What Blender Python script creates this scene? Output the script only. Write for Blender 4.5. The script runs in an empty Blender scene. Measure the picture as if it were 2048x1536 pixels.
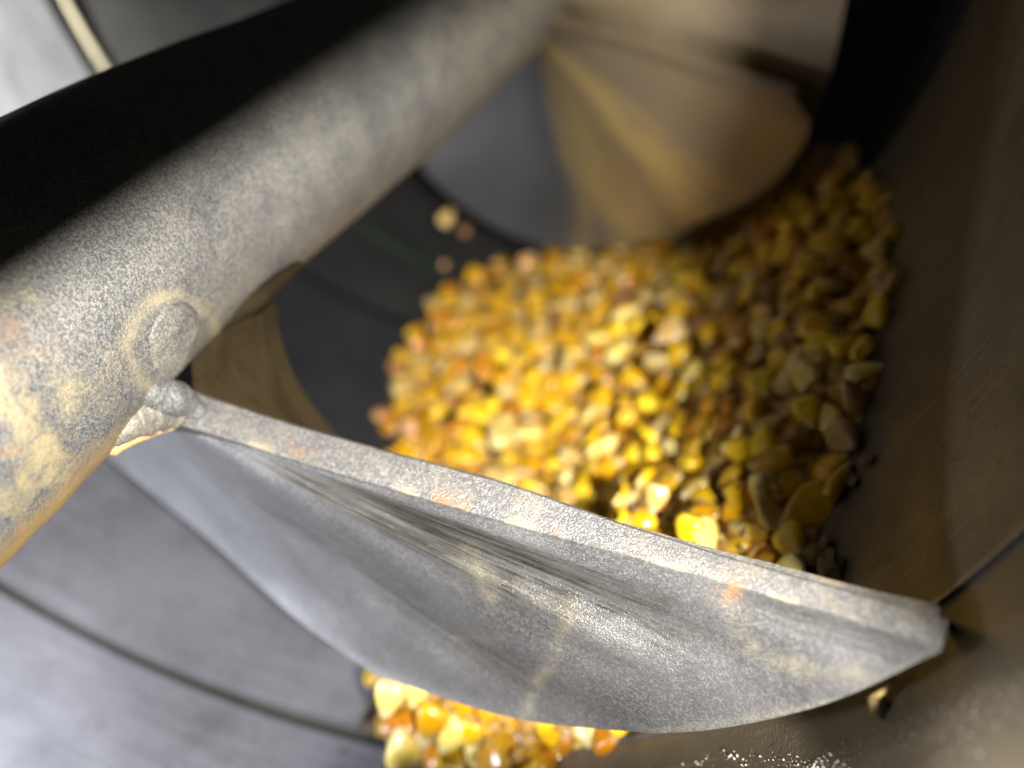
import bpy, bmesh, math, random
from mathutils import Vector, Matrix, noise
S = bpy.context.scene
COL = S.collection
random.seed(7)

# ---------------------------------------------------------------- frame of reference
# everything is measured in millimetres in the photographer's frame (x right, y up, z back),
# then turned so that the tube axis lies level (+Y) and the heap of corn is at its bottom (-Z).
F = 1480.0
def ray(x, y):
    return Vector(((x-1024)/F, (768-y)/F, -1.0))
U = Vector((0.36250233, 0.61442392, -0.70076765)).normalized()   # auger axis
P = Vector((-95.046, -23.052, -69.379))                           # axis point nearest the eye
EE = U.cross(Vector((0, 0, 1))).normalized(); FF = U.cross(EE)
TC = EE*-101.145 + FF*82.4925                                     # tube axis point
TR = 157.9                                                        # tube inner radius
def wall_hit(x, y, R=TR):
    d = ray(x, y); a = d.dot(EE); b = d.dot(FF); ca, cb = TC.dot(EE), TC.dot(FF)
    A = a*a+b*b; B = -2*(a*ca+b*cb); C = ca*ca+cb*cb-R*R
    t = (-B+math.sqrt(max(0, B*B-4*A*C)))/(2*A)
    return d*t
hb = wall_hit(1280, 820); rad = (hb-TC); rad = (rad-U*rad.dot(U)).normalized()
wz = -rad; wy = U; wx = wy.cross(wz).normalized()
M3 = Matrix((wx, wy, wz))           # camera frame -> world
MM = 0.001
def W(p): return (M3 @ Vector(p))*MM
def at(x, y, d): return ray(x, y)*d      # pixel of the reference and distance -> mm point

# ---------------------------------------------------------------- camera
cd = bpy.data.cameras.new('camera'); cam = bpy.data.objects.new('camera', cd); COL.objects.link(cam)
cam.matrix_world = M3.to_4x4()
cd.sensor_width = 36; cd.lens = 36*F/2048; cd.clip_start = 0.002; cd.clip_end = 5
cd.dof.use_dof = True; cd.dof.focus_distance = 0.101; cd.dof.aperture_fstop = 7.4
cd.dof.aperture_blades = 0
S.camera = cam
# ---------------------------------------------------------------- world and lamps
w = bpy.data.worlds.new('World'); S.world = w; w.use_nodes = True
bg = w.node_tree.nodes['Background']; bg.inputs[0].default_value = (0.92, 0.92, 0.90, 1); bg.inputs[1].default_value = 0.016
def lamp(name, kind, pos, target, power, size, color, spot=150, blend=.15):
    l = bpy.data.lights.new(name, kind); o = bpy.data.objects.new(name, l); COL.objects.link(o)
    l.energy = power; l.color = color
    if kind == 'AREA': l.shape = 'DISK'; l.size = size*MM
    if kind == 'SPOT': l.shadow_soft_size = size*MM; l.spot_size = math.radians(spot); l.spot_blend = blend
    p = W(pos); t = W(target); o.location = p
    o.rotation_euler = (t-p).to_track_quat('-Z', 'Y').to_euler(); return o
LP = Vector((49, -2, 60))
lamp('torch_light', 'SPOT', LP, (0, 0, -200), 7.2, 2.6, (1.0, 0.955, 0.90))
lamp('daylight_low', 'AREA', (-165, -66, -105), (-120, -85, -190), 0.42, 30, (0.82, 0.86, 1.0))
lamp('wall_fill_high', 'SPOT', (-215, 80, -130), (-172, 124, -290), 24, 8, (1, 0.98, 0.94), 34, .8)  # added spot inside the tube, brightens the upper-left wall
lamp('side_fill', 'SPOT', (-75, -75, 0), (46, -45, -56), 4.5, 4, (0.95, 0.96, 1.0), 17, .8)  # added fill spot, brightens the lower-right wall
S.view_settings.view_transform = 'Standard'; S.view_settings.look = 'None'
S.view_settings.exposure = 0; S.view_settings.gamma = 1
S.render.engine = 'CYCLES'
S.cycles.max_bounces = 6

# ---------------------------------------------------------------- helpers
def link(o, parent=None):
    COL.objects.link(o)
    if parent: o.parent = parent
    return o
def tag(o, label=None, cat=None, group=None, kind=None):
    if label: o['label'] = label
    if cat: o['category'] = cat
    if group: o['group'] = group
    if kind: o['kind'] = kind
    return o
def empty(name, pos, *a, **k):
    o = bpy.data.objects.new(name, None); o.empty_display_size = 0.01
    o.location = W(pos); COL.objects.link(o); o['_o'] = list(W(pos)); return tag(o, *a, **k)
def mesh_obj(name, verts, faces, mat, parent=None, attrs=None, uvs=None, smooth=True, sharp=None):
    """verts in mm, photographer's frame"""
    me = bpy.data.meshes.new(name)
    off = parent.location if parent else Vector((0, 0, 0))
    me.from_pydata([tuple(W(v)-off) for v in verts], [], faces)
    me.materials.append(mat)
    if attrs:
        for an, vals in attrs.items():
            at_ = me.attributes.new(an, 'FLOAT', 'POINT')
            at_.data.foreach_set('value', [float(v) for v in vals])
    if uvs:
        for ax in (0, 1):
            at_ = me.attributes.new('pu' if ax == 0 else 'pv', 'FLOAT', 'POINT')
            at_.data.foreach_set('value', [float(v[ax]) for v in uvs])
    if smooth:
        me.polygons.foreach_set('use_smooth', [True]*len(me.polygons))
    bm = bmesh.new(); bm.from_mesh(me); bmesh.ops.recalc_face_normals(bm, faces=bm.faces)
    if smooth:
        for e in bm.edges:
            if len(e.link_faces) == 2 and e.calc_face_angle(0) > math.radians(sharp or 40): e.smooth = False
    bm.to_mesh(me); bm.free()
    o = bpy.data.objects.new(name, me); return link(o, parent)
def lerp(a, b, t): return a+(b-a)*t
def sm(t): t = max(0, min(1, t)); return t*t*(3-2*t)
def interp(pts, t):
    """smooth curve through tuples, t 0..1 by chord index (catmull-rom)"""
    n = len(pts)-1; x = max(0, min(n-1e-9, t*n)); i = int(x); f = x-i
    p1 = pts[i]; p2 = pts[i+1]
    p0 = pts[i-1] if i > 0 else tuple(2*a-b for a, b in zip(p1, p2))
    p3 = pts[i+2] if i+2 <= n else tuple(2*b-a for a, b in zip(p1, p2))
    return tuple(0.5*((2*b)+(c-a)*f+(2*a-5*b+4*c-d)*f*f+(3*b-a-3*c+d)*f**3) for a, b, c, d in zip(p0, p1, p2, p3))
def resample(pts, n):
    c = [interp(pts, i/200) for i in range(201)]
    L = [0]
    for a, b in zip(c, c[1:]): L.append(L[-1]+math.dist(a[:2], b[:2]))
    out = []; j = 0
    for k in range(n+1):
        q = L[-1]*k/n
        while j < 199 and L[j+1] < q: j += 1
        f = (q-L[j])/max(1e-9, L[j+1]-L[j]); out.append(tuple(lerp(a, b, f) for a, b in zip(c[j], c[j+1])))
    return out
def grid_faces(nu, nv, base=0, flip=False):
    fs = []
    for i in range(nu):
        for j in range(nv):
            a = base+i*(nv+1)+j; q = (a, a+1, a+nv+2, a+nv+1)
            fs.append(q[::-1] if flip else q)
    return fs
def slab(name, G, thick, mat, parent, attrf=None, label=None, sharp=40):
    """a plate from a grid G[i][j] of mm points with a real thickness vector/func behind it"""
    nu = len(G)-1; nv = len(G[0])-1
    V = [p for r in G for p in r]
    B = [p+(thick(i, j) if callable(thick) else thick) for i, r in enumerate(G) for j, p in enumerate(r)]
    n = len(V); fs = grid_faces(nu, nv)+grid_faces(nu, nv, n, True)
    ring = [(i, 0) for i in range(nu)]+[(nu, j) for j in range(nv)]+[(i, nv) for i in range(nu, 0, -1)]+[(0, j) for j in range(nv, 0, -1)]
    idx = [i*(nv+1)+j for i, j in ring]
    for a, b in zip(idx, idx[1:]+idx[:1]): fs.append((a, a+n, b+n, b))
    uv = [(i/nu, j/nv) for i in range(nu+1) for j in range(nv+1)]*2
    attrs = None
    if attrf:
        vals = [attrf(i/nu, j/nv) for i in range(nu+1) for j in range(nv+1)]
        back = [attrf(i/nu, j/nv, True) for i in range(nu+1) for j in range(nv+1)]
        attrs = {k: [v[k] for v in vals]+[v[k] for v in back] for k in vals[0]}
    o = mesh_obj(name, V+B, fs, mat, parent, attrs, uv, sharp=sharp)
    if label: o['label'] = label
    return o

# ---------------------------------------------------------------- materials
class NT:
    def __init__(s, name):
        s.m = bpy.data.materials.new(name); s.m.use_nodes = True; s.t = s.m.node_tree
        s.b = s.t.nodes['Principled BSDF']; s.tc = s.t.nodes.new('ShaderNodeTexCoord')
    def n(s, typ, **k):
        o = s.t.nodes.new(typ)
        for a, b in k.items(): setattr(o, a, b)
        return o
    def l(s, a, b): s.t.links.new(a, b)
    def noise(s, scale, detail=3, rough=.55, vec=None, dist=0):
        o = s.n('ShaderNodeTexNoise'); o.inputs['Scale'].default_value = scale; o.inputs['Detail'].default_value = detail
        o.inputs['Roughness'].default_value = rough; o.inputs['Distortion'].default_value = dist
        s.l(vec if vec else s.tc.outputs['Object'], o.inputs['Vector']); return o.outputs[0]
    def ramp(s, src, stops):
        o = s.n('ShaderNodeValToRGB'); e = o.color_ramp.elements
        while len(e) < len(stops): e.new(0.5)
        for q, (p, c) in zip(e, stops):
            q.position = p; q.color = (c, c, c, 1) if isinstance(c, (int, float)) else (*c, 1)
        s.l(src, o.inputs[0]); return o.outputs[0]
    def mix(s, fac, a, b, mode='MIX'):
        o = s.n('ShaderNodeMix', data_type='RGBA', blend_type=mode)
        for v, i in ((fac, 0), (a, 6), (b, 7)):
            if isinstance(v, (int, float)): o.inputs[i].default_value = v if i == 0 else (v, v, v, 1)
            elif isinstance(v, tuple): o.inputs[i].default_value = (*v, 1)
            else: s.l(v, o.inputs[i])
        return o.outputs[2]
    def math(s, op, a, b=0.0, clamp=False):
        o = s.n('ShaderNodeMath', operation=op, use_clamp=clamp)
        for v, i in ((a, 0), (b, 1)):
            if isinstance(v, (int, float)): o.inputs[i].default_value = v
            else: s.l(v, o.inputs[i])
        return o.outputs[0]
    def attr(s, name): return s.n('ShaderNodeAttribute', attribute_name=name).outputs['Fac']
    def vec(s, a, b, c=0.0):
        o = s.n('ShaderNodeCombineXYZ')
        for v, i in ((a, 0), (b, 1), (c, 2)):
            if isinstance(v, (int, float)): o.inputs[i].default_value = v
            else: s.l(v, o.inputs[i])
        return o.outputs[0]
    def bump(s, h, dist, strength=1.0, prev=None):
        o = s.n('ShaderNodeBump'); o.inputs['Distance'].default_value = dist; o.inputs['Strength'].default_value = strength
        s.l(h, o.inputs['Height'])
        if prev: s.l(prev, o.inputs['Normal'])
        return o.outputs[0]
    def out(s, col, rough, metal=0.0, nor=None, spec=None):
        for v, i in ((col, 'Base Color'), (rough, 'Roughness'), (metal, 'Metallic')):
            if isinstance(v, (int, float)): s.b.inputs[i].default_value = v
            elif isinstance(v, tuple): s.b.inputs[i].default_value = (*v, 1)
            else: s.l(v, s.b.inputs[i])
        if nor: s.l(nor, s.b.inputs['Normal'])
        if spec is not None: s.b.inputs['Specular IOR Level'].default_value = spec
        return s.m

def steel_shaft():
    m = NT('dusty_cast_steel')
    grain = m.noise(3900, 2, .8); grain2 = m.noise(2100, 3, .6); big = m.noise(55, 4, .6); blot = m.noise(160, 4, .65)
    speck = m.ramp(m.math('ADD', m.math('MULTIPLY', grain, .6), m.math('MULTIPLY', grain2, .45)), [(.47, 0), (.60, 1)])
    base = m.mix(m.ramp(big, [(.35, 0), (.65, 1)]), (.07, .071, .078), (.115, .113, .108))
    streak = m.noise(300, 3, .6, None, 1.5)
    patch = m.ramp(m.math('ADD', m.math('MULTIPLY', big, .6), m.math('MULTIPLY', streak, .4)), [(.34, .5), (.62, 1)])
    col = m.mix(m.math('MULTIPLY', m.math('MULTIPLY', speck, patch), .80), base, (.36, .355, .32))
    dust = m.attr('dust')
    dm = m.math('MULTIPLY', dust, m.ramp(m.math('ADD', blot, m.math('MULTIPLY', dust, .35)), [(.42, 0), (.75, 1)]))
    col = m.mix(m.math('MULTIPLY', dm, .85), col, (.58, .49, .29))
    rust = m.attr('rust'); yb = m.noise(230, 4, .6); rb = m.noise(140, 5, .7)
    ym = m.math('MULTIPLY', rust, m.ramp(yb, [(.42, 0), (.68, 1)]))
    col = m.mix(m.math('MULTIPLY', ym, .65), col, (.50, .41, .20))
    rm = m.math('MULTIPLY', rust, m.ramp(rb, [(.56, 0), (.66, 1)]))
    col = m.mix(m.math('MULTIPLY', rm, .5), col, (.38, .22, .12))
    edge = m.attr('edge')
    col = m.mix(edge, col, m.mix(yb, (.60, .38, .06), (.42, .24, .10)))
    rough = m.ramp(blot, [(.3, .42), (.7, .62)])
    nor = m.bump(grain, .00018, .8, m.bump(blot, .0010, .35))
    return m.out(col, rough, .35, nor, .5)
def flight_mat():
    m = NT('worn_flight_steel'); pu = m.attr('pu'); pv = m.attr('pv'); worn = m.attr('worn'); dust = m.attr('dust'); rust = m.attr('rust')
    grain = m.noise(3600, 2, .7); g2 = m.noise(1500, 3, .6); blot = m.noise(70, 4, .6); med = m.noise(260, 3, .6)
    sv = m.vec(m.math('MULTIPLY', pu, 22), m.math('MULTIPLY', pv, 850)); streak = m.noise(1.0, 3, .6, sv)
    sv2 = m.vec(m.math('MULTIPLY', pu, 5), m.math('MULTIPLY', pv, 55)); band = m.noise(1.0, 3, .5, sv2)
    base = m.mix(m.ramp(blot, [(.35, 0), (.65, 1)]), (.105, .105, .107), (.17, .17, .17))
    base = m.mix(m.math('MULTIPLY', m.attr('cut'), .5), base, (.20, .20, .205))
    speck = m.ramp(m.math('ADD', m.math('MULTIPLY', grain, .6), m.math('MULTIPLY', g2, .4)), [(.47, 0), (.62, 1)])
    base = m.mix(m.math('MULTIPLY', m.math('ADD', m.math('MULTIPLY', m.attr('cut'), .40), .42), speck), base, (.44, .43, .41))
    wc = m.mix(m.ramp(band, [(.4, 0), (.62, 1)]), (.03, .03, .03), (.24, .24, .24))
    wc = m.mix(m.math('MULTIPLY', m.ramp(streak, [(.50, 0), (.64, 1)]), .8), wc, (.40, .37, .28))
    col = m.mix(worn, base, wc)
    dm = m.math('MULTIPLY', dust, m.ramp(m.math('ADD', m.math('MULTIPLY', m.math('ADD', grain, med), .5), m.math('MULTIPLY', dust, .3)), [(.45, 0), (.72, 1)]))
    col = m.mix(dm, col, (.60, .53, .36))
    rr = m.math('MULTIPLY', rust, m.ramp(med, [(.46, 0), (.6, 1)]))
    col = m.mix(m.math('MULTIPLY', rr, .8), col, (.50, .26, .09))
    rough = m.mix(worn, .40, .27)
    h = m.mix(worn, grain, m.math('ADD', m.math('MULTIPLY', grain, .5), m.math('MULTIPLY', streak, .6)))
    nor = m.bump(h, .00019, .9, m.bump(blot, .0012, .25))
    return m.out(col, rough, m.mix(worn, .50, .75), nor, .5)
def brown_steel(name, c1, c2, rough=.55, metal=.3, speck=.5, scr=0):
    m = NT(name); big = m.noise(14, 4, .6); med = m.noise(90, 4, .65); fine = m.noise(1500, 2, .7)
    col = m.mix(m.ramp(big, [(.35, 0), (.66, 1)]), c1, c2)
    col = m.mix(m.math('MULTIPLY', m.ramp(med, [(.5, 0), (.75, 1)]), .35), col, tuple(x*.45 for x in c1))
    col = m.mix(m.math('MULTIPLY', m.ramp(fine, [(.6, 0), (.7, 1)]), speck), col, tuple(min(.8, x*2.2) for x in c2))
    if scr:   # arcs scraped round the tube by the screw, scattered smudges
        mp = m.n('ShaderNodeMapping'); mp.inputs['Scale'].default_value = (18, 900, 18); m.l(m.tc.outputs['Object'], mp.inputs[0])
        sc_ = m.noise(1.0, 3, .6, mp.outputs[0]); col = m.mix(m.math('MULTIPLY', m.ramp(sc_, [(.56, 0), (.66, 1)]), scr), col, tuple(min(.8, x*1.9) for x in c2))
        sp = m.noise(380, 2, .5); col = m.mix(m.math('MULTIPLY', m.ramp(sp, [(.66, 0), (.70, 1)]), scr*1.6), col, tuple(x*.25 for x in c1))
    nor = m.bump(fine, .0002, .5, m.bump(big, .004, .3))
    return m.out(col, m.ramp(med, [(.3, rough-.1), (.7, rough+.1)]), metal, nor)
M_SHAFT = steel_shaft(); M_FLIGHT = flight_mat()
M_TUBE = brown_steel('dusty_tube_steel', (.095, .078, .05), (.18, .145, .09), .5, .3, .25, .2)
M_LINER = brown_steel('grey_liner_steel', (.15, .15, .155), (.28, .28, .295), .40, .6, .6, .22)
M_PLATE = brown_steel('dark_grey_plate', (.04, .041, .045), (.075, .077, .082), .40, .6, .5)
M_FAR = brown_steel('far_flight_steel', (.26, .21, .14), (.40, .31, .19), .5, .3, .2)
def far_bounce_tint():
    m = NT('far_flight_bounce_tint'); pu = m.attr('pu'); pv = m.attr('pv'); sw = m.noise(1.0, 3, .5, m.vec(m.math('MULTIPLY', pu, 14), m.math('MULTIPLY', pv, 2.5)))
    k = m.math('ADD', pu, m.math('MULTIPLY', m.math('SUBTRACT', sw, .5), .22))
    col = m.ramp(k, [(.0, (.27, .22, .145)), (.22, (.23, .185, .12)), (.32, (.40, .29, .11)), (.39, (.21, .16, .085)), (.46, (.33, .24, .10)), (.58, (.085, .085, .085)), (.70, (.12, .12, .125)), (1, (.05, .05, .055))])  # bounce light from the corn and golden reflections painted in as colour
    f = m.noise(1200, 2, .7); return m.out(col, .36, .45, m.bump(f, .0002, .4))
M_FARBOUNCE = far_bounce_tint()
M_DARK = brown_steel('groove_and_shade_steel', (.015, .015, .015), (.03, .03, .028), .7, .1, .1)  # dark joints in the grooves; painted shade on the far section
M_BROWN = brown_steel('brown_dusty_shaded_root', (.012, .0085, .0035), (.028, .020, .009), .95, 0, .15)  # dusty brown, darkened to paint in the shade under the shaft
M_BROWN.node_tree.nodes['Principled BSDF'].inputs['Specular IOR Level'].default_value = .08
M_WELD = brown_steel('weld_metal', (.22, .22, .25), (.36, .36, .40), .30, .6, .4)
M_RIB = brown_steel('rib_steel', (.10, .09, .06), (.17, .15, .10), .5, .3, .3)
M_RTOE = brown_steel('rusty_toe', (.42, .24, .10), (.60, .40, .16), .6, 0, .3)
M_WSOFT = brown_steel('bluish_weld', (.09, .09, .10), (.17, .17, .20), .36, .5, .9)
M_GREEN = NT('green_paint').out((.008, .035, .008), .6)
def kernel_mat(name, body, crown, tip):
    m = NT(name); oi = m.n('ShaderNodeObjectInfo').outputs['Random']
    z = m.attr('kz')
    col = m.mix(m.ramp(z, [(.62, 0), (.95, 1)]), body, crown)
    col = m.mix(m.ramp(z, [(.05, 1), (.28, 0)]), col, tip)
    n1 = m.noise(500, 3, .6)
    col = m.mix(m.math('MULTIPLY', m.ramp(n1, [(.4, 0), (.7, 1)]), .35), col, tuple(x*.5 for x in body))
    hsv = m.n('ShaderNodeHueSaturation'); m.l(col, hsv.inputs['Color'])
    m.l(m.math('ADD', m.math('MULTIPLY', oi, .035), .482), hsv.inputs['Hue'])
    m.l(m.math('ADD', m.math('MULTIPLY', oi, .7), .6), hsv.inputs['Value'])
    nor = m.bump(n1, .0004, .4)
    m.out(hsv.outputs[0], .24, 0, nor, .6)
    m.b.inputs['Subsurface Weight'].default_value = .0
    return m.m
KM = {'golden yellow': kernel_mat('kernel_yellow', (.80, .45, .008), (.85, .58, .04), (.72, .55, .22)),
      'deep orange': kernel_mat('kernel_orange', (.70, .31, .006), (.80, .44, .02), (.70, .50, .28)),
      'pale cream': kernel_mat('kernel_cream', (.80, .56, .14), (.84, .70, .30), (.72, .60, .36)),
      'reddish tan': kernel_mat('kernel_tan', (.50, .25, .07), (.66, .40, .14), (.62, .45, .30))}

# ---------------------------------------------------------------- auger tube (casing)
tube = empty('auger_tube', TC+U*60, 'wide steel auger tube with brown dusty inner wall and a ring seam around the corn', 'tube')
A0, A1 = math.radians(0), math.radians(360)
def tp(s, a, r): return TC+U*s+(EE*math.cos(a)+FF*math.sin(a))*r
eye_ang = math.atan2(-TC.dot(FF), -TC.dot(EE))
GAP = math.radians(38)             # the open hatch on the eye's side of the tube
def tube_piece(name, s0, s1, r, th, mat, ns=30, na=160, gap=GAP, rf=None, label=None, a_rng=None):
    if a_rng and s1 < 100 and a_rng[0] < -.3: a_rng = (math.radians(-15.4), a_rng[1])
    a0, a1 = a_rng if a_rng else (eye_ang+gap, eye_ang+2*math.pi-gap)
    G = []
    for i in range(ns+1):
        row = []
        for j in range(na+1):
            a = lerp(a0, a1, j/na); s = lerp(s0(a) if callable(s0) else s0, s1, i/ns); rr = rf(s, a) if rf else r
            row.append(tp(s, a, rr))
        G.append(row)
    def thk(i, j):
        a = lerp(a0, a1, j/na); return (EE*math.cos(a)+FF*math.sin(a))*th
    return slab(name, G, thk, mat, tube, label=label)
def warp(s, a): return TR+noise.noise(Vector((s*.02, math.cos(a)*2, math.sin(a)*2)))*.9
RNG = (math.radians(-42), math.radians(165))
def near_s(a):
    d = math.degrees(a); return (lerp(36, 47, sm((d+13)/18)) if d < 8 else lerp(47, 16, sm((d-20)/45)))+max(0, -13.5-d)*12
tube_piece('tube_wall', lambda a: max(61.6, near_s(a)), 224, TR, 3, M_TUBE, 40, 200, rf=warp, a_rng=RNG)
tube_piece('near_section', near_s, 58.8, TR, 3, M_LINER, 14, 120, rf=warp, label='brighter grey near section of the tube at the lower left, below the ring seam', a_rng=(math.radians(40.3), RNG[1]))
tube_piece('near_section', near_s, 61.2, TR, 3, M_TUBE, 14, 120, rf=warp, a_rng=(RNG[0], math.radians(40)))
tube_piece('seam_groove', 59.0, 61.4, TR+2.2, 2, M_DARK, 4, 200, label='dark groove where two tube sections meet', a_rng=(math.radians(40.1), RNG[1]))
tube_piece('seam_lip', 61.4, 61.9, TR-.5, .8, M_LINER, 3, 200, label='thin raised lip along the ring seam', a_rng=(RNG[0], math.radians(38)))
tube_piece('seam_groove', 224.3, 229, TR+2.5, 2, M_DARK, 4, 200, label='groove of the far ring seam at the top left', a_rng=RNG)
tube_piece('rib', 229.3, 234, TR-2.6, 5, M_RIB, 6, 60, label='raised yellowish rib of the far ring seam at the top left', a_rng=(math.radians(118), math.radians(165)), rf=lambda s, a: TR-1.6*math.sin((s-229.3)/4.7*math.pi))
tube_piece('far_section', 234.4, 520, TR, 3, M_DARK, 30, 200, rf=warp, label='far section of the tube, its shade painted near-black', a_rng=RNG)  # near-black colour stands in for the shade deep in the tube
tube_piece('upper_lit_patch', 120, 222, TR-2, 1.6, M_LINER, 20, 60, label='paler wall patch at the top left, bright light painted in', a_rng=(math.radians(112), math.radians(165)), rf=lambda s, a: warp(s, a)-2.4)  # paler patch paints in the bright light on this wall
# end wall
V = [TC+U*522]; fs = []
for k in range(64): V.append(tp(522, k*math.pi/32, TR+4))
for k in range(64): fs.append((0, 1+k, 1+(k+1) % 64))
V2 = [v+U*3 for v in V]; n = len(V)
fs += [tuple(i+n for i in f[::-1]) for f in fs]+[(1+k, 1+k+n, 1+(k+1) % 64+n, 1+(k+1) % 64) for k in range(64)]
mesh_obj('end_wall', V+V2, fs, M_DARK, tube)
# grey liner plate at the lower left, ending left of the foreground corn
def ang_at(x, y):
    p = wall_hit(x, y)-TC; return math.atan2(p.dot(FF), p.dot(EE))
def s_at(x, y): return wall_hit(x, y).dot(U)
aR = ang_at(752, 1400); aL = math.radians(111)
if abs(aL-aR) > math.pi: aL += 2*math.pi*(1 if aL < aR else -1)
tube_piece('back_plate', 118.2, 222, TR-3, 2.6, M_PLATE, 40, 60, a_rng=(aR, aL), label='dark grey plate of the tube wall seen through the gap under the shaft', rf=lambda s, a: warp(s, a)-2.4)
tube_piece('liner_plate', 61.45, 118, TR-3, 2.6, M_LINER, 40, 60, a_rng=(aR, aL), label='smooth grey liner plate at the lower left of the tube', rf=lambda s, a: warp(s, a)-2.4)

# ---------------------------------------------------------------- auger
aug = empty('auger_screw', P+U*62, 'grey steel auger with thick speckled shaft and curved screw flights, rusty near the camera', 'auger')
D0 = P.length; pb = P/D0; pc = U.cross(pb)
def beta(x, y):
    d = ray(x, y); q = d-U*d.dot(U); L = q.length
    return math.atan2(q.dot(pc), q.dot(pb)), d.dot(U)/L*D0*.985
Bp = [(-420, 1560), (-150, 1290), (0, 1130), (120, 1012), (230, 895), (340, 770), (430, 664), (600, 532), (720, 432), (860, 306), (1000, 178), (1110, 65), (1190, -20), (1300, -130)]
Ap = [(-330, 395), (-150, 308), (0, 235), (105, 181), (265, 115), (400, 68), (550, 12), (760, -68), (1000, -150), (1200, -250)]
bB = sorted((beta(*p)[1], beta(*p)[0]) for p in Bp); bA = sorted((beta(*p)[1], beta(*p)[0]) for p in Ap)
def lin(tab, s):
    if s <= tab[0][0]: return tab[0][1]
    for (a, x), (b, y) in zip(tab, tab[1:]):
        if s <= b: return lerp(x, y, (s-a)/(b-a))
    return tab[-1][1]
def shaft_sec(s):
    # average over a small window for smoothness
    qa = sum(lin(bA, s+k) for k in (-12, -6, 0, 6, 12))/5; qb = sum(lin(bB, s+k) for k in (-8, -4, 0, 4, 8))/5
    al = abs(qa-qb)/2; mid = (qa+qb)/2
    r = D0*math.sin(al); c = (pb*math.cos(mid)+pc*math.sin(mid))*D0
    return c, r
NS, NA = 220, 128
V = []; rust = []; dust = []; edge = []
s0, s1 = -12, 330
for i in range(NS+1):
    s = lerp(s0, s1, i/NS); c, r = shaft_sec(s)
    x = pb; y = pc
    for j in range(NA):
        a = 2*math.pi*j/NA
        rr = r+noise.noise(Vector((s*.05, math.cos(a)*1.5, math.sin(a)*1.5)))*.25
        if s < 44: rr += .35*sm((44-s)/5)
        p = c+U*s+(x*math.cos(a)+y*math.sin(a))*rr; V.append(p)
        rust.append(sm((54-s-6*noise.noise(Vector((s*.1, math.cos(a)*3, math.sin(a)*3))))/14))
        px = 1024+F*p.x/max(1e-6, -p.z) if p.z < -5 else 0; py = 768-F*p.y/max(1e-6, -p.z) if p.z < -5 else 0
        dk = math.hypot((px-345)/90, (py-690)/98)
        ringd = math.exp(-((dk-1.0)/.18)**2)*.55
        dust.append(max(ringd, .08*sm((s-50)/30), .22*sm((s-120)/60)))
        eb = sm((py-(1130-px)+60)/70) if s < 60 else 0
        edge.append(.75*eb*sm((300-px)/60))
fs = [(i*NA+j, i*NA+(j+1) % NA, (i+1)*NA+(j+1) % NA, (i+1)*NA+j) for i in range(NS) for j in range(NA)]
fs.append(tuple(range(NA-1, -1, -1))); fs.append(tuple(NS*NA+j for j in range(NA)))
mesh_obj('shaft', V, fs, M_SHAFT, aug, {'rust': rust, 'dust': dust, 'edge': edge})
def on_shaft(x, y):
    d = ray(x, y); t = 40
    for k in range(600):
        p = d*t; s = p.dot(U); c, r = shaft_sec(s); q = p-c-U*s; q -= U*q.dot(U)
        if q.length < r: break
        t += .35
    n = q.normalized(); return p, n

def blob(name, p, n, up, rx, ry, h, mat, parent, rim=None, attrs=None, seed=0, power=2.0):
    """a low dome lying on a surface"""
    tx = up-n*up.dot(n); tx.normalize(); ty = n.cross(tx); V = []; N = 40; K = 14; fs = []
    for k in range(K+1):
        f = k/K
        for j in range(N):
            a = 2*math.pi*j/N; wob = 1+.06*noise.noise(Vector((math.cos(a)*1.6+seed, math.sin(a)*1.6, seed)))
            hh = h*(1-f**power)-1.5*(f == 1)
            hh += .25*noise.noise(Vector((f*3*math.cos(a)+seed, f*3*math.sin(a), 3.3)))*(f < 1)
            V.append(p+tx*math.cos(a)*rx*f*wob+ty*math.sin(a)*ry*f*wob+n*hh)
    for k in range(K):
        for j in range(N): fs.append((k*N+j, k*N+(j+1) % N, (k+1)*N+(j+1) % N, (k+1)*N+j))
    at_ = {k: [v]*len(V) for k, v in (attrs or {}).items()}
    return mesh_obj(name, V, fs, mat, parent, at_ or None)
p, n = on_shaft(345, 690)
blob('plug_weld', p-n*.15, n, Vector((0, 1, 0)), 7.2, 6.4, 1.35, M_SHAFT, aug, attrs={'rust': 0, 'dust': .15, 'edge': 0}, power=3.0)

# ---- near flight: a Coons patch between four traced edges, plate about 5 mm thick
def coons(top, bot, left, right, nu, nv):
    """top/bot run along v, left/right along u"""
    T = resample(top, nv); B = resample(bot, nv); Lf = resample(left, nu); R = resample(right, nu); G = []
    for i in range(nu+1):
        u = i/nu; row = []
        for j in range(nv+1):
            v = j/nv
            q = [(1-u)*T[j][k]+u*B[j][k]+(1-v)*Lf[i][k]+v*R[i][k]-((1-u)*(1-v)*T[0][k]+(1-u)*v*T[nv][k]+u*(1-v)*B[0][k]+u*v*B[nv][k]) for k in range(3)]
            row.append(q)
        G.append(row)
    return G
left = [(120, 830, 196), (215, 915, 186), (320, 1000, 176), (430, 1090, 166), (590, 1235, 151), (750, 1350, 139)]
rightc = [(600, 928, 115), (760, 975, 111), (1000, 1046, 105), (1300, 1130, 96), (1600, 1218, 86), (1882, 1302, 74)]
top = [(120, 830, 196), (230, 850, 160), (350, 862, 126), (470, 888, 119), (600, 928, 115)]
bot = [(750, 1350, 139), (1000, 1430, 124), (1200, 1458, 114), (1400, 1462, 101), (1650, 1408, 87), (1882, 1302, 74)]
NU, NV = 110, 150
Gp = coons(top, bot, left, rightc, NU, NV)
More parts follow.
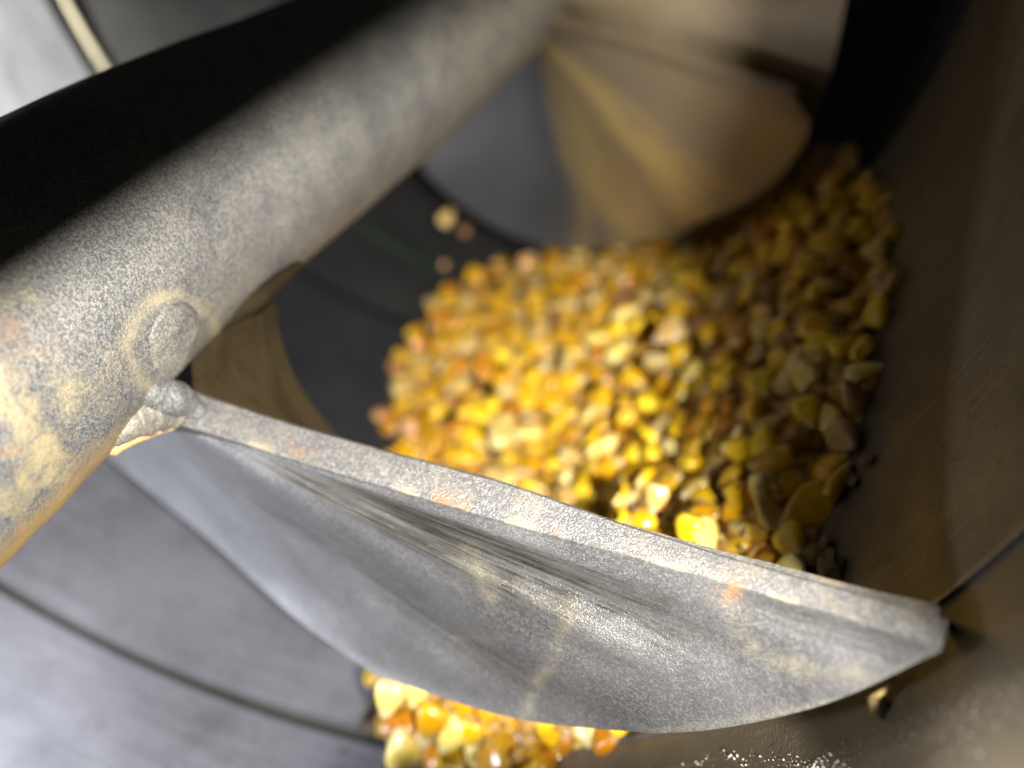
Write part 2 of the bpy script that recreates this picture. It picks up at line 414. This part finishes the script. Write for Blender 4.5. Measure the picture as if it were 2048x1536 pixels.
def relief(u, v, x, y):
    d = 0
    # scooped channels along the sliding direction
    d += 1.5*math.exp(-((v-.80)/.07)**2)*sm(u*3)*sm((1-u)*2.2)
    d -= .9*math.exp(-((v-.66)/.05)**2)*sm(u*3)*sm((1-u)*2.5)
    d += 1.0*math.exp(-((v-.42)/.08)**2)*sm((1-u)*3)
    d -= 1.0*math.exp(-((v-.26)/.06)**2)*sm((1-u)*3)
    # shallow worn pocket near the tip
    t = (x-1660)/215; c = y-(1192+.30*(x-1480)+12)
    if abs(t) < 1: d += .8*math.exp(-(c/36)**2)*(1-t*t)
    return d
G = []; PX = {}
for i in range(NU+1):
    row = []
    for j in range(NV+1):
        x, y, z = Gp[i][j]; PX[(i, j)] = (x, y)
        row.append(at(x, y, z+relief(i/NU, j/NV, x, y)))
    G.append(row)
def seg(px, py, pts, wdt):
    best = 1e9
    for (ax, ay), (bx, by) in zip(pts, pts[1:]):
        dx, dy = bx-ax, by-ay; t = max(0, min(1, ((px-ax)*dx+(py-ay)*dy)/(dx*dx+dy*dy)))
        best = min(best, math.hypot(px-ax-t*dx, py-ay-t*dy))
    return math.exp(-(best/wdt)**2)
def fl_attr(u, v, back=False):
    x, y = PX[(round(u*NU), round(v*NV))]
    nz = noise.noise(Vector((x*.02, y*.02, 0)))
    if back: return {'worn': 0, 'dust': .35+.3*nz, 'rust': .5*max(0, nz)}
    wn = sm((v-.58)/.10)*sm((.93-v)/.06)*sm(u*6)*sm((.88-u)*2.0+nz*.35)
    wn = max(wn, .55*math.exp(-((v-.40)/.05)**2)*sm(u*3)*sm((1-u)*3))
    dst = (.55+.45*noise.noise(Vector((x*.06, y*.06, 3))))*max(.8*seg(x, y, [(935, 1105), (965, 1150), (980, 1190)], 22), .7*seg(x, y, [(1135, 1210), (1118, 1300), (1075, 1365), (1050, 1430)], 17),
              .6*seg(x, y, [(1450, 1195), (1490, 1290), (1600, 1335), (1720, 1350)], 26),
              .55*seg(x, y, [(900, 1275), (1010, 1278)], 5), .6*seg(x, y, [(1300, 1470), (1700, 1400), (1880, 1300)], 12))
    tt = (x-1660)/215; cc = y-(1204+.30*(x-1480))
    if abs(tt) < 1 and abs(cc) < 80: wn = max(wn, .30*math.exp(-(cc/34)**4)*(1-tt*tt)**.5)
    rst = max(.8*seg(x, y, [(1430, 1180), (1465, 1185)], 16), .8*seg(x, y, [(900, 1000), (930, 1012)], 10), .6*seg(x, y, [(1130, 1075), (1150, 1080)], 10))
    return {'worn': wn, 'dust': dst, 'rust': rst}
TH = U*5.6
# cut face runs to the shaft: thickness tapers a little at the tip
fl = slab('flight', G, lambda i, j: (U*(5.4+1.0*noise.noise(Vector((i*.05, j*.05, 2)))*.4)), M_FLIGHT, aug, fl_attr, 'near flight with worn streaked face and thick pale cut edge', sharp=35)
# bevelled cut edge bar along the flight's straight end, butting on the face, with knocked corners
ce_lo = [(330, 842, 119), (470, 882, 118), (600, 926, 115.0), (760, 973, 111), (1000, 1044, 105), (1300, 1126, 96), (1600, 1212, 86), (1882, 1296, 74)]
ce_hi = [(350, 770, 124), (470, 810, 121), (600, 852, 118), (760, 897, 114), (1000, 962, 108), (1300, 1064, 98.5), (1600, 1155, 88.5), (1898, 1240, 76.5)]
lo = resample(ce_lo, 160); hi = resample(ce_hi, 160); V = []; dus = []; rus = []
prof = [(.0, 7.5), (.0, 0.35), (.04, .0), (.35, -.12), (.65, -.12), (.95, .05), (1.0, .6), (1.0, 9.0)]
for i in range(161):
    a = lo[i]; b = hi[i]; k = 1-.15*sm((i-150)/10)
    for q, (f, back) in enumerate(prof):
        x = lerp(a[0], b[0], f); y = lerp(a[1], b[1], f); z = lerp(a[2], b[2], f)
        w_ = noise.noise(Vector((i*.12, f*1.5, 0)))*.12+noise.noise(Vector((i*.7, f*3, 4)))*.09
        V.append(at(x, y, z)*(1+back*.0085)+Vector((0, 1, .2))*w_)
        dus.append(.12+.55*sm((noise.noise(Vector((i*.13, f*2, 7)))+.05)*3)*(1 if f < .3 else .35))
        rus.append(max(0, max(seg(x, y, [(1430, 1165), (1470, 1180)], 18), seg(x, y, [(1120, 1070), (1150, 1078)], 14), seg(x, y, [(860, 990), (930, 1010)], 14), .8*seg(x, y, [(560, 880), (680, 930)], 10), .6*seg(x, y, [(1650, 1210), (1660, 1212)], 10))))
m_ = len(prof); fs = [(i*m_+j, i*m_+j+1, (i+1)*m_+j+1, (i+1)*m_+j) for i in range(160) for j in range(m_-1)]
fs += [(i*m_+m_-1, i*m_, (i+1)*m_, (i+1)*m_+m_-1) for i in range(160)]
fs += [tuple(range(m_)), tuple(160*m_+j for j in range(m_-1, -1, -1))]
mesh_obj('cut_edge', V, fs, M_FLIGHT, aug, {'cut': [1]*len(V), 'worn': [0]*len(V), 'dust': dus, 'rust': rus, 'pu': [0]*len(V), 'pv': [0]*len(V)}, sharp=14)
# weld lump between shaft and flight
def chain(name, pts, mat, parent, attrs=None, seg_n=60, seed=0):
    """lumpy bead through (x, y, dist, radius)"""
    C = [interp(pts, k/seg_n) for k in range(seg_n+1)]; cen = [at(*c[:3]) for c in C]; V = []; N = 22
    for k in range(seg_n+1):
        t = (cen[min(k+1, seg_n)]-cen[max(k-1, 0)]).normalized(); a = t.cross(Vector((0, 0, 1))).normalized(); b = t.cross(a)
        endf = min(1, math.sqrt(max(0, min(k, seg_n-k)/4))) 
        for j in range(N):
            g = 2*math.pi*j/N; nn = 1+.12*noise.noise(Vector((k*.12+seed, math.cos(g)*1.2, math.sin(g)*1.2)))
            V.append(cen[k]+(a*math.cos(g)+b*math.sin(g))*C[k][3]*nn*(1+(.014*math.sin(k*1.25+math.cos(g)*1.5) if 'weld' in name else 0))*max(.03, endf))
    fs = [(k*N+j, k*N+(j+1) % N, (k+1)*N+(j+1) % N, (k+1)*N+j) for k in range(seg_n) for j in range(N)]
    fs += [tuple(range(N)), tuple(seg_n*N+j for j in range(N-1, -1, -1))]
    at_ = {k: [v]*len(V) for k, v in (attrs or {}).items()}
    return mesh_obj(name, V, fs, mat, parent, at_ or None, sharp=70)
chain('weld_bead', [(250, 760, 109, 1.2), (300, 785, 112, 2.8), (345, 797, 115.5, 3.0), (375, 810, 119, 2.2), (410, 832, 121, 1.2)], M_SHAFT, aug, {'rust': 0, 'dust': 0, 'edge': 0}, seed=1)
chain('weld_bead', [(205, 885, 107.5, 1.6), (245, 850, 110, 2.8), (290, 828, 113.5, 3.4), (335, 825, 117, 2.8), (372, 838, 119, 1.6)], M_SHAFT, aug, {'rust': .25, 'dust': .2, 'edge': 0}, seed=5)
chain('weld_toe', [(215, 905, 110, 1.0), (250, 882, 112, 1.2), (300, 860, 115, 1.2), (358, 849, 119, .6)], M_RTOE, aug, None, seed=8)

# dusty brown flight root behind the gap, its shade put into the dark colour
rt_top = [(380, 640, 128), (440, 650, 128), (490, 640, 129), (522, 628, 131), (526, 632, 131)]
rt_left = [(380, 640, 128), (384, 740, 131), (392, 815, 135)]
rt_right = [(526, 632, 131), (537, 700, 133), (566, 780, 135), (612, 850, 138), (680, 930, 141)]
rt_bot = [(392, 815, 135), (470, 850, 136), (570, 890, 138), (680, 930, 141)]
Gr = coons(rt_top, rt_bot, rt_left, rt_right, 40, 40)
Gr = [[at(q[0], q[1], q[2]+6*math.sin(j/40*2.4)+1.2*noise.noise(Vector((i*.12, j*.12, 0)))) for j, q in enumerate(r)] for i, r in enumerate(Gr)]
slab('flight_root', Gr, U*4, M_BROWN, aug, None, 'brown dusty root of the flight under the shaft, shade painted into its colour')
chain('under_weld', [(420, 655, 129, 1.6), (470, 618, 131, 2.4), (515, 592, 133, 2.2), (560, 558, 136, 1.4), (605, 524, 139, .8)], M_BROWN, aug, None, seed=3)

# ---- far flights
def on_plane(x, y, s):
    d = ray(x, y); return d*(s/d.dot(U))
def far_plate(name, rim, inn, mat, label, n=70, m=40, thick=7):
    R = resample(rim, n); G = []
    for i in range(n+1):
        x, y, s = R[i]; o = on_plane(x, y, s); si = lin(inn, i/n); c, r = shaft_sec(si); c = c+U*si
        dirv = (o-c); dirv -= U*dirv.dot(U); inner = c+dirv.normalized()*(r-3)
        G.append([inner.lerp(o, j/m)+U*(2.0*math.sin(j/m*3.1)) for j in range(m+1)])
    slab(name, G, U*thick, mat, aug, None, label)
far_plate('flight', [(1585, 198, 212), (1618, 262, 217), (1535, 375, 228), (1400, 445, 238), (1250, 492, 250), (1080, 490, 262), (940, 424, 276), (840, 330, 290), (800, 220, 302)], [(0, 236), (.4, 252), (1, 300)], M_FARBOUNCE, 'distant flight beyond the shaft end, tan bounce light from the corn painted in', thick=10)
chain('flight_lip', [(1112, 66, 238, .5), (1200, 92, 232, .6), (1300, 118, 226, .6), (1425, 150, 219, .5)], M_WELD, aug)
far_plate('flight', [(1560, -420, 202), (1660, -250, 211), (1700, -80, 219), (1690, 10, 224), (1655, 165, 230), (1600, 290, 236), (1520, 375, 246), (1400, 440, 256)], [(0, 238), (.5, 251), (1, 270)], M_FAR, 'distant overlapping flight plate at the top of the photo', thick=6)

# ---------------------------------------------------------------- corn
def kernel_mesh(name, mat, seed, L=10.2, Wd=7.4, T=4.2):
    rnd = random.Random(seed); bm = bmesh.new(); bmesh.ops.create_uvsphere(bm, u_segments=20, v_segments=14, radius=1)
    L *= rnd.uniform(.86, 1.08); Wd *= rnd.uniform(.82, 1.1); T *= rnd.uniform(.8, 1.15); bend = rnd.uniform(-.6, .6)
    vals = []
    for v in bm.verts:
        x, y, z = v.co; z2 = math.copysign(abs(z)**.78, z); k = (z2+1)/2
        wv = .47+.53*sm(k*1.45); tv = .60+.40*sm(k*1.6)
        ex = math.copysign(abs(x)**.85, x); ey = math.copysign(abs(y)**.85, y)
        dent = .16*math.exp(-((ex/.5)**2+(ey/.6)**2))*(k > .8)*rnd.uniform(.8, 1.1)
        vals.append(k)
        v.co = Vector((ex*wv*Wd/2, ey*tv*T/2+bend*(k-.5)**2*2-(.35 if y > 0 else 0)*math.exp(-((k-.35)/.2)**2-(ex/.35)**2), (z2-dent*2)*L/2))*MM
    me = bpy.data.meshes.new(name); bm.to_mesh(me); bm.free()
    a = me.attributes.new('kz', 'FLOAT', 'POINT'); a.data.foreach_set('value', vals)
    me.polygons.foreach_set('use_smooth', [True]*len(me.polygons)); me.materials.append(mat); return me
KMESH = {c: [kernel_mesh('corn_kernel', m, 11*i+j) for j in range(5)] for i, (c, m) in enumerate(KM.items())}

POLY = [(1680, 270), (1745, 350), (1790, 450), (1778, 620), (1755, 760), (1705, 900), (1668, 1010), (1600, 1150), (1480, 1260), (1340, 1400), (1240, 1470), (1120, 1505),
        (1040, 1540), (900, 1536), (785, 1500), (752, 1440), (742, 1370), (760, 1290), (770, 1150), (750, 1020), (742, 900), (768, 770), (850, 620), (905, 565), (1000, 518), (1100, 490), (1250, 470), (1400, 420), (1560, 330)]
def inside(x, y, poly=POLY):
    r = False; j = len(poly)-1
    for i in range(len(poly)):
        xi, yi = poly[i]; xj, yj = poly[j]
        if (yi > y) != (yj > y) and x < (xj-xi)*(y-yi)/(yj-yi)+xi: r = not r
        j = i
    return r
def edge_d(x, y, poly=POLY):
    b = 1e9
    for (ax, ay), (bx, by) in zip(poly, poly[1:]+poly[:1]):
        dx, dy = bx-ax, by-ay; t = max(0, min(1, ((x-ax)*dx+(y-ay)*dy)/(dx*dx+dy*dy)))
        b = min(b, math.hypot(x-ax-t*dx, y-ay-t*dy))
    return b if inside(x, y, poly) else -b
def heap_pt(x, y, lift=0):
    p = wall_hit(x, y); e = sm(edge_d(x, y)/170)
    far = 1-sm((y-450)/420)
    k = 1-(.02+.10*e+.05*e*far)+.018*noise.noise(Vector((x*.009, y*.009, 0)))
    # a lower hollow at the left, as in the photo
    return p*k
def heap_n(x, y):
    a = heap_pt(x-6, y); b = heap_pt(x+6, y); c = heap_pt(x, y-6); d = heap_pt(x, y+6)
    n = (b-a).cross(c-d); n.normalize()
    if n.dot(ray(x, y)) > 0: n = -n
    return n
# dusty bed below the kernels
bx = list(range(720, 1821, 22)); by = list(range(250, 1561, 22)); idx = {}; V = []; fs = []
for i, x in enumerate(bx):
    for j, y in enumerate(by):
        if edge_d(x, y) > 4: idx[(i, j)] = len(V); V.append(heap_pt(x, y)*1.03)
for (i, j), a in list(idx.items()):
    if (i+1, j) in idx and (i, j+1) in idx and (i+1, j+1) in idx: fs.append((a, idx[(i+1, j)], idx[(i+1, j+1)], idx[(i, j+1)]))
nV = len(V); V += [v*1.02 for v in V]; fs2 = [tuple(q+nV for q in f[::-1]) for f in fs]
M_BED = brown_steel('corn_bed', (.12, .06, .015), (.22, .12, .03), .8, 0, .3)

# Poisson sampling over the visible heap
rnd = random.Random(3); cand = []
def hidden(x, y, d):
    """behind the near flight, the shaft or out of frame"""
    if y > 1560: return True
    lowline = 800+(x-385)*.298
    if y > lowline+35:
        rimy = lin([(750, 1350), (1000, 1430), (1200, 1455), (1400, 1455), (1650, 1405), (1890, 1290)], x)
        if y < rimy-40: return True
    return False
pts = []
tries = 0
while tries < 26000:
    tries += 1
    x = rnd.uniform(735, 1795); y = rnd.uniform(265, 1556)
    if edge_d(x, y) < 6: continue
    if hidden(x, y, 0): continue
    p = heap_pt(x, y)
    md = 5.3+2.6*sm((p.length-160)/110)
    if all((p-q[2]).length > md for q in pts): pts.append((x, y, p))
pts.sort(key=lambda q: q[2].length)
print('kernels', len(pts))
def lin(tab, s):
    if s <= tab[0][0]: return tab[0][1]
    for (a, x), (b, y) in zip(tab, tab[1:]):
        if s <= b: return lerp(x, y, (s-a)/(b-a))
    return tab[-1][1]
def zone(x, y):
    if y > 1300: return 'low'
    if x > 1420: return 'right'
    if x < 925: return 'left'
    if y < 700: return 'back'
    return 'mid'
ZTXT = {'low': 'in the small patch of corn below the flight rim', 'right': 'in the shaded right side of the corn heap by the brown wall',
        'left': 'at the dim left edge of the corn heap', 'back': 'in the lit back of the heap near the distant flight', 'mid': 'in the bright middle of the corn heap above the flight edge'}
def orient(n, rnd, tilt=.55):
    n = (n+Vector((rnd.gauss(0, tilt), rnd.gauss(0, tilt), rnd.gauss(0, tilt)))*.6).normalized()
    a = n.cross(Vector((rnd.gauss(0, 1), rnd.gauss(0, 1), rnd.gauss(0, 1)))).normalized(); b = n.cross(a)
    return Matrix((b, n, a)).transposed()    # local y -> normal, z (long axis) -> a
def kernel_at(p, R, colour, rnd, scale, label, group):
    o = bpy.data.objects.new('corn_kernel', rnd.choice(KMESH[colour])); COL.objects.link(o)
    o.matrix_world = Matrix.Translation(W(p)) @ (M3 @ R).to_4x4() @ Matrix.Scale(scale, 4)
    return tag(o, label, 'corn kernel', group)
heroes = [  # x, y, distance, long-axis image direction, facing tilt, colour, scale, label
 (1620, 1020, 132, (.80, .55, 0), 'golden yellow', 1.12, 'plump golden kernel lying slanted at the lower right corner of the heap, beside the wall'),
 (1540, 985, 136, (-.35, .9, .1), 'pale cream', 1.05, 'kernel with a pale germ stripe leaning against the slanted golden kernel at lower right'),
 (1545, 1085, 134, (.1, .95, 0), 'golden yellow', 1.05, 'upright kernel half hidden behind the cut edge at the right corner of the heap'),
 (1378, 1062, 138, (.15, .9, .1), 'golden yellow', .80, 'bright yellow kernel standing just above the middle of the cut edge'),
 (1283, 1040, 140, (.9, .15, 0), 'golden yellow', .75, 'bright yellow kernel lying above the cut edge, left of the standing one'),
 (1312, 995, 139, (.25, .95, 0), 'pale cream', .62, 'thin pale yellow sliver of corn standing above the cut edge'),
 (1340, 665, 205, (.8, .5, 0), 'pale cream', 1.0, 'pale pinkish kernel on top of the heap centre'),
 (1355, 715, 207, (.2, .9, 0), 'golden yellow', 1.0, 'bright golden kernel just below the pale pinkish one on the heap top'),
 (1610, 870, 150, (.9, -.3, 0), 'deep orange', 1.0, 'orange kernel on the right slope under a shaded golden one'),
 (1480, 1045, 139, (.2, .95, .1), 'deep orange', 1.05, 'dull orange kernel leaning up between the lit kernels and the pale striped one'),
 (835, 1375, 158, (.1, .9, .1), 'pale cream', .95, 'white toothed kernel at the top of the lower left patch'),
 (778, 1395, 160, (.2, .95, 0), 'pale cream', .85, 'slim pale kernel at the left border of the lower patch'),
 (862, 1440, 155, (.45, .88, 0), 'golden yellow', .98, 'vivid yellow kernel slanting through the lower left patch'),
 (800, 1450, 161, (.9, .2, 0), 'deep orange', .9, 'orange kernel tucked between white ones in the lower patch'),
 (805, 1500, 156, (.15, -.9, 0), 'pale cream', 1.0, 'white kernel with notched crown at the bottom of the lower patch'),
 (905, 1468, 156, (.5, .85, 0), 'pale cream', .95, 'cream oval kernel right of the vivid yellow one in the lower patch'),
 (985, 1520, 150, (.6, .6, .4), 'golden yellow', 1.1, 'round yellow kernel cut by the bottom border of the photo'),
 (1000, 1470, 158, (.95, -.1, 0), 'golden yellow', .95, 'yellow kernel lying level under the flight rim'),
 (1110, 1465, 152, (-.35, .9, 0), 'golden yellow', .95, 'yellow kernel with pinkish tip hanging below the flight rim'),
 (1045, 1478, 154, (.8, .5, .1), 'reddish tan', .75, 'small tan kernel between the two yellow ones under the flight rim'),
]
hero_px = [(h[0], h[1], h[2]) for h in heroes]
def near_hero(x, y, d):
    return any(math.hypot(x-hx, y-hy) < 34 for hx, hy, hd in hero_px)
def crown(parent, colour, R, p, scale):
    pass
for (x, y, d, ax, colour, sc, label) in heroes:
    wd = wall_hit(x, y).length/ray(x, y).length
    d = min(d, wd-4); p = at(x, y, d); a = Vector(ax).normalized(); v = -ray(x, y).normalized()
    n = (v-a*v.dot(a)+Vector((rnd.gauss(0, .25), rnd.gauss(0, .25), 0))); n = (n-a*n.dot(a)).normalized(); b = n.cross(a)
    R = Matrix((b, n, a)).transposed()
    kernel_at(p, R, colour, rnd, sc, label, 'corn kernels in the heap')
shown = []; rest = []
cols = ['golden yellow']*56+['deep orange']*17+['pale cream']*24+['reddish tan']*3
for (x, y, p) in pts:
    if near_hero(x, y, 0): continue
    (shown if len(shown) < 278 else rest).append((x, y, p))
for (x, y, p) in shown:
    c = rnd.choice(cols); z = zone(x, y); n = heap_n(x, y)
    kernel_at(p+n*rnd.uniform(-1.5, 1.8), orient(n, rnd), c, rnd, rnd.uniform(.74, .94)*(1+.30*sm((p.length-160)/110)), c+' kernel '+ZTXT[z], 'corn kernels in the heap')
# kernels filling the heap below and far behind: nobody could count them
V = []; fs = []; kz = []
def kmerge(p, R, src, sc):
    base = len(V)
    for v in src.vertices: V.append(p+R @ (v.co/MM)*sc)
    for f in src.polygons: fs.append(tuple(base+q for q in f.vertices))
    kz.extend([d.value for d in src.attributes['kz'].data])
fill = {c: [] for c in KM}
for (x, y, p) in rest:
    n = heap_n(x, y); fill[rnd.choice(cols)].append((p+n*rnd.uniform(-1, 1.5), orient(n, rnd), rnd.uniform(1.0, 1.25)))
for k in range(2600):
    x = rnd.uniform(735, 1795); y = rnd.uniform(265, 1556)
    if edge_d(x, y) < 12 or hidden(x, y, 0): continue
    n = heap_n(x, y); fill[rnd.choice(cols)].append((heap_pt(x, y)-n*rnd.uniform(3.2, 5.5), orient(n, rnd, .9), rnd.uniform(.8, 1.0)))
me_all_V = []; faces_all = []; kz_all = []; midx = []
for ci, (c, lst) in enumerate(fill.items()):
    for (p, R, sc) in lst:
        src = rnd.choice(KMESH[c]); base = len(V)
        for v in src.vertices: V.append(p+R @ (v.co/MM)*sc)
        for f in src.polygons: fs.append(tuple(base+q for q in f.vertices)); midx.append(ci)
        kz.extend([d.value for d in src.attributes['kz'].data])
me = bpy.data.meshes.new('corn_fill'); me.from_pydata([tuple(W(v)) for v in V], [], fs)
for m in KM.values(): me.materials.append(m)
me.polygons.foreach_set('material_index', midx); me.polygons.foreach_set('use_smooth', [True]*len(fs))
a = me.attributes.new('kz', 'FLOAT', 'POINT'); a.data.foreach_set('value', kz)
o = bpy.data.objects.new('corn_fill', me); COL.objects.link(o)
tag(o, 'mass of loose corn filling the heap beneath the separate kernels', 'corn', kind='stuff')

# loose kernels away from the heap
for (x, y, k, colour, sc, label) in [(893, 436, .90, 'pale cream', .9, 'blurred pale kernel stuck in the dark gap left of the distant flight'),
                                     (930, 462, .92, 'reddish tan', .6, 'smaller dull chip touching the blurred pale kernel in the dark gap'),
                                     (888, 530, .90, 'reddish tan', .4, 'tiny dim chip alone in the dark gap just above the heap edge'),
                                     (1052, 522, .86, 'reddish tan', .9, 'round pinkish kernel at the back tip of the heap'),
                                     (1780, 562, .97, 'pale cream', .75, 'single whitish kernel resting apart on the brown wall, right of the heap')]:
    p = wall_hit(x, y)*k; n = -ray(x, y).normalized()
    kernel_at(p, orient(n, rnd, .2), colour, rnd, sc, label, 'loose corn bits')

V = []; fs = []; rc = random.Random(21)
for k in range(1500):
    x = rc.uniform(735, 1795); y = rc.uniform(265, 1556)
    if edge_d(x, y) < 8 or hidden(x, y, 0): continue
    n = heap_n(x, y); p = heap_pt(x, y)+n*rc.uniform(-2, 1.5); Q = orient(n, rc, .8); r = rc.uniform(.5, 1.5); b0 = len(V)
    V += [p+Q @ Vector((math.cos(g)*r*rc.uniform(.5, 1), h, math.sin(g)*r*rc.uniform(.6, 1.2))) for h in (-.12, .12) for g in (0, 1.2, 2.5, 3.8, 5.0)]
    fs += [tuple(b0+q for q in (0, 1, 2, 3, 4)), tuple(b0+q for q in (9, 8, 7, 6, 5))]+[(b0+q, b0+(q+1) % 5, b0+5+(q+1) % 5, b0+5+q) for q in range(5)]
M_FLAKE = brown_steel('corn_flake', (.26, .14, .03), (.50, .32, .09), .7, 0, .3)
tag(mesh_obj('corn_chaff', V, fs, M_FLAKE, None, smooth=False), 'broken corn flakes and chaff scattered among the kernels', 'chaff', kind='stuff')
# debris: cob chaff on the wall, husk stem by the tip, grit
M_CHAFF = brown_steel('chaff', (.10, .075, .03), (.24, .18, .07), .8, 0, .2)
M_CHAFFL = brown_steel('straw', (.35, .25, .08), (.5, .38, .14), .6, 0, .2)
M_GRIT = brown_steel('pale_grit', (.5, .46, .38), (.7, .66, .58), .5, 0, .2)
def chip(name, p, n, r, mat, label, cat, group, seed):
    rr = random.Random(seed); bm = bmesh.new(); bmesh.ops.create_icosphere(bm, subdivisions=2, radius=1)
    Q = orient(n, rr, .5); sx, sy, sz = rr.uniform(.7, 1.2), rr.uniform(.35, .6), rr.uniform(.9, 1.6)
    for v in bm.verts:
        q = v.co; k = 1+.45*noise.noise(q*1.7+Vector((seed, 0, 0))); v.co = (M3 @ (Q @ Vector((q.x*sx, q.y*sy, q.z*sz))))*(k*r*MM)
    me = bpy.data.meshes.new(name); bm.to_mesh(me); bm.free(); me.materials.append(mat)
    o = bpy.data.objects.new(name, me); COL.objects.link(o); o.location = W(p); return tag(o, label, cat, group)
for k, (x, y, r, l) in enumerate([(1635, 1120, 2.6, 'dark crumb of corn cob just above the cut edge, nearest the heap'), (1672, 1138, 2.2, 'rounded dark crumb above the cut edge, farthest from the heap'),
                                 (1655, 1095, 1.6, 'small dark crumb between heap corner and wall, upper one'), (1615, 1150, 1.8, 'low dark crumb touching the cut edge'), (1742, 925, 1.6, 'faint dark crumb lying on the brown wall, upper of two'), (1712, 965, 1.4, 'faint dark crumb lying on the brown wall, lower of two')]):
    p = wall_hit(x, y); n = (TC-p); n = (n-U*n.dot(U)).normalized(); chip('cob_crumb', p+n*r*.5, n, r, M_CHAFF, l, 'crumb', 'cob crumbs', 40+k)
def tube_bit(name, pts, rad_, mat, label, cat):
    o = chain(name, pts, mat, None, None, 24, 2); return tag(o, label, cat)
def wd(x, y): return -wall_hit(x, y).z
a_, b_, c_ = wd(1775, 1360)-3, wd(1760, 1385)-3, wd(1735, 1400)-2.5
tube_bit('straw_piece', [(1790, 1352, a_, .35), (1780, 1375, a_, .45), (1760, 1388, b_, .45), (1730, 1395, c_, .35)], 0, M_CHAFFL, 'curled yellow straw just below the flight tip', 'straw')
a_ = wd(1755, 1400)-2
tube_bit('husk_stem', [(1745, 1385, a_, .8), (1755, 1405, a_, 1.1), (1757, 1425, a_, 1.0), (1755, 1437, a_, .8)], 0, M_CHAFF, 'short dark brown stem stub hanging under the curled straw', 'stem')
# grit on the near tube section: too many to count
V = []; fs = []; rg = random.Random(9)
for k in range(1400):
    if rg.random() < .8:
        t = rg.random(); x = lerp(1560, 2090, t)+rg.gauss(0, 20); y = lerp(1560, 1330, t)+abs(rg.gauss(0, 60))-15
    else: x = rg.uniform(980, 1600); y = rg.uniform(1500, 1545)
    if s_at(x, y) > 56: continue
    p = wall_hit(x, y); n = (TC-p); n = (n-U*n.dot(U)).normalized(); r = .04+.13*rg.random()**3*(2 if x < 1500 else 1); b0 = len(V)
    Q = orient(n, rg, 1); V += [p+n*r*.6+Q @ Vector(q)*r for q in ((1, 0, 0), (-1, 0, 0), (0, 1, 0), (0, -1, 0), (0, 0, 1), (0, 0, -1))]
    fs += [tuple(b0+i for i in f) for f in ((0, 2, 4), (2, 1, 4), (1, 3, 4), (3, 0, 4), (2, 0, 5), (1, 2, 5), (3, 1, 5), (0, 3, 5))]
o = mesh_obj('grit', V, fs, M_GRIT, None, smooth=False); tag(o, 'fine pale grit scattered over the near tube section at the bottom right', 'grit', kind='stuff')
chain('green_streak', [(690, 415, wd(690, 415)-2, .8), (740, 462, wd(740, 462)-2, 1.1), (820, 510, wd(820, 510)-2, 1.1), (900, 560, wd(900, 560)-2, .8)], M_GREEN, tube, None, 30, 6)

# ---------------------------------------------------------------- added plate behind the camera, its opening cut to shape the torch beam
hole = [(52, 28.9), (-40, -31.6), (-40, -60), (10, -40), (30, -19), (48, -18.6), (46.7, -11), (45.6, -7), (48.2, 0), (50.6, 9)]; outer = [(75, 75), (-75, 75), (-75, -95), (75, -95)]
outer = [(95, 80), (-75, 80), (-75, -95), (20, -95), (95, -95), (95, -60), (95, -20), (95, -5), (95, 20), (95, 50)]
NH = len(hole)
V = []; 
for z in (8, 10):
    V += [Vector((x, y, z)) for x, y in hole]+[Vector((x, y, z)) for x, y in outer]
fs = []
for k in range(NH):
    l = (k+1) % NH; b = 2*NH
    fs += [(k, l, NH+l, NH+k), (b+k, b+NH+k, b+NH+l, b+l), (k, b+k, b+l, l), (NH+k, NH+l, b+NH+l, b+NH+k)]
tag(mesh_obj('beam_mask', V, fs, M_DARK, None, smooth=False), 'added dark plate behind the camera with an opening that shapes the torch beam', 'beam mask')
for o in COL.objects:
    if '_o' in o: del o['_o']
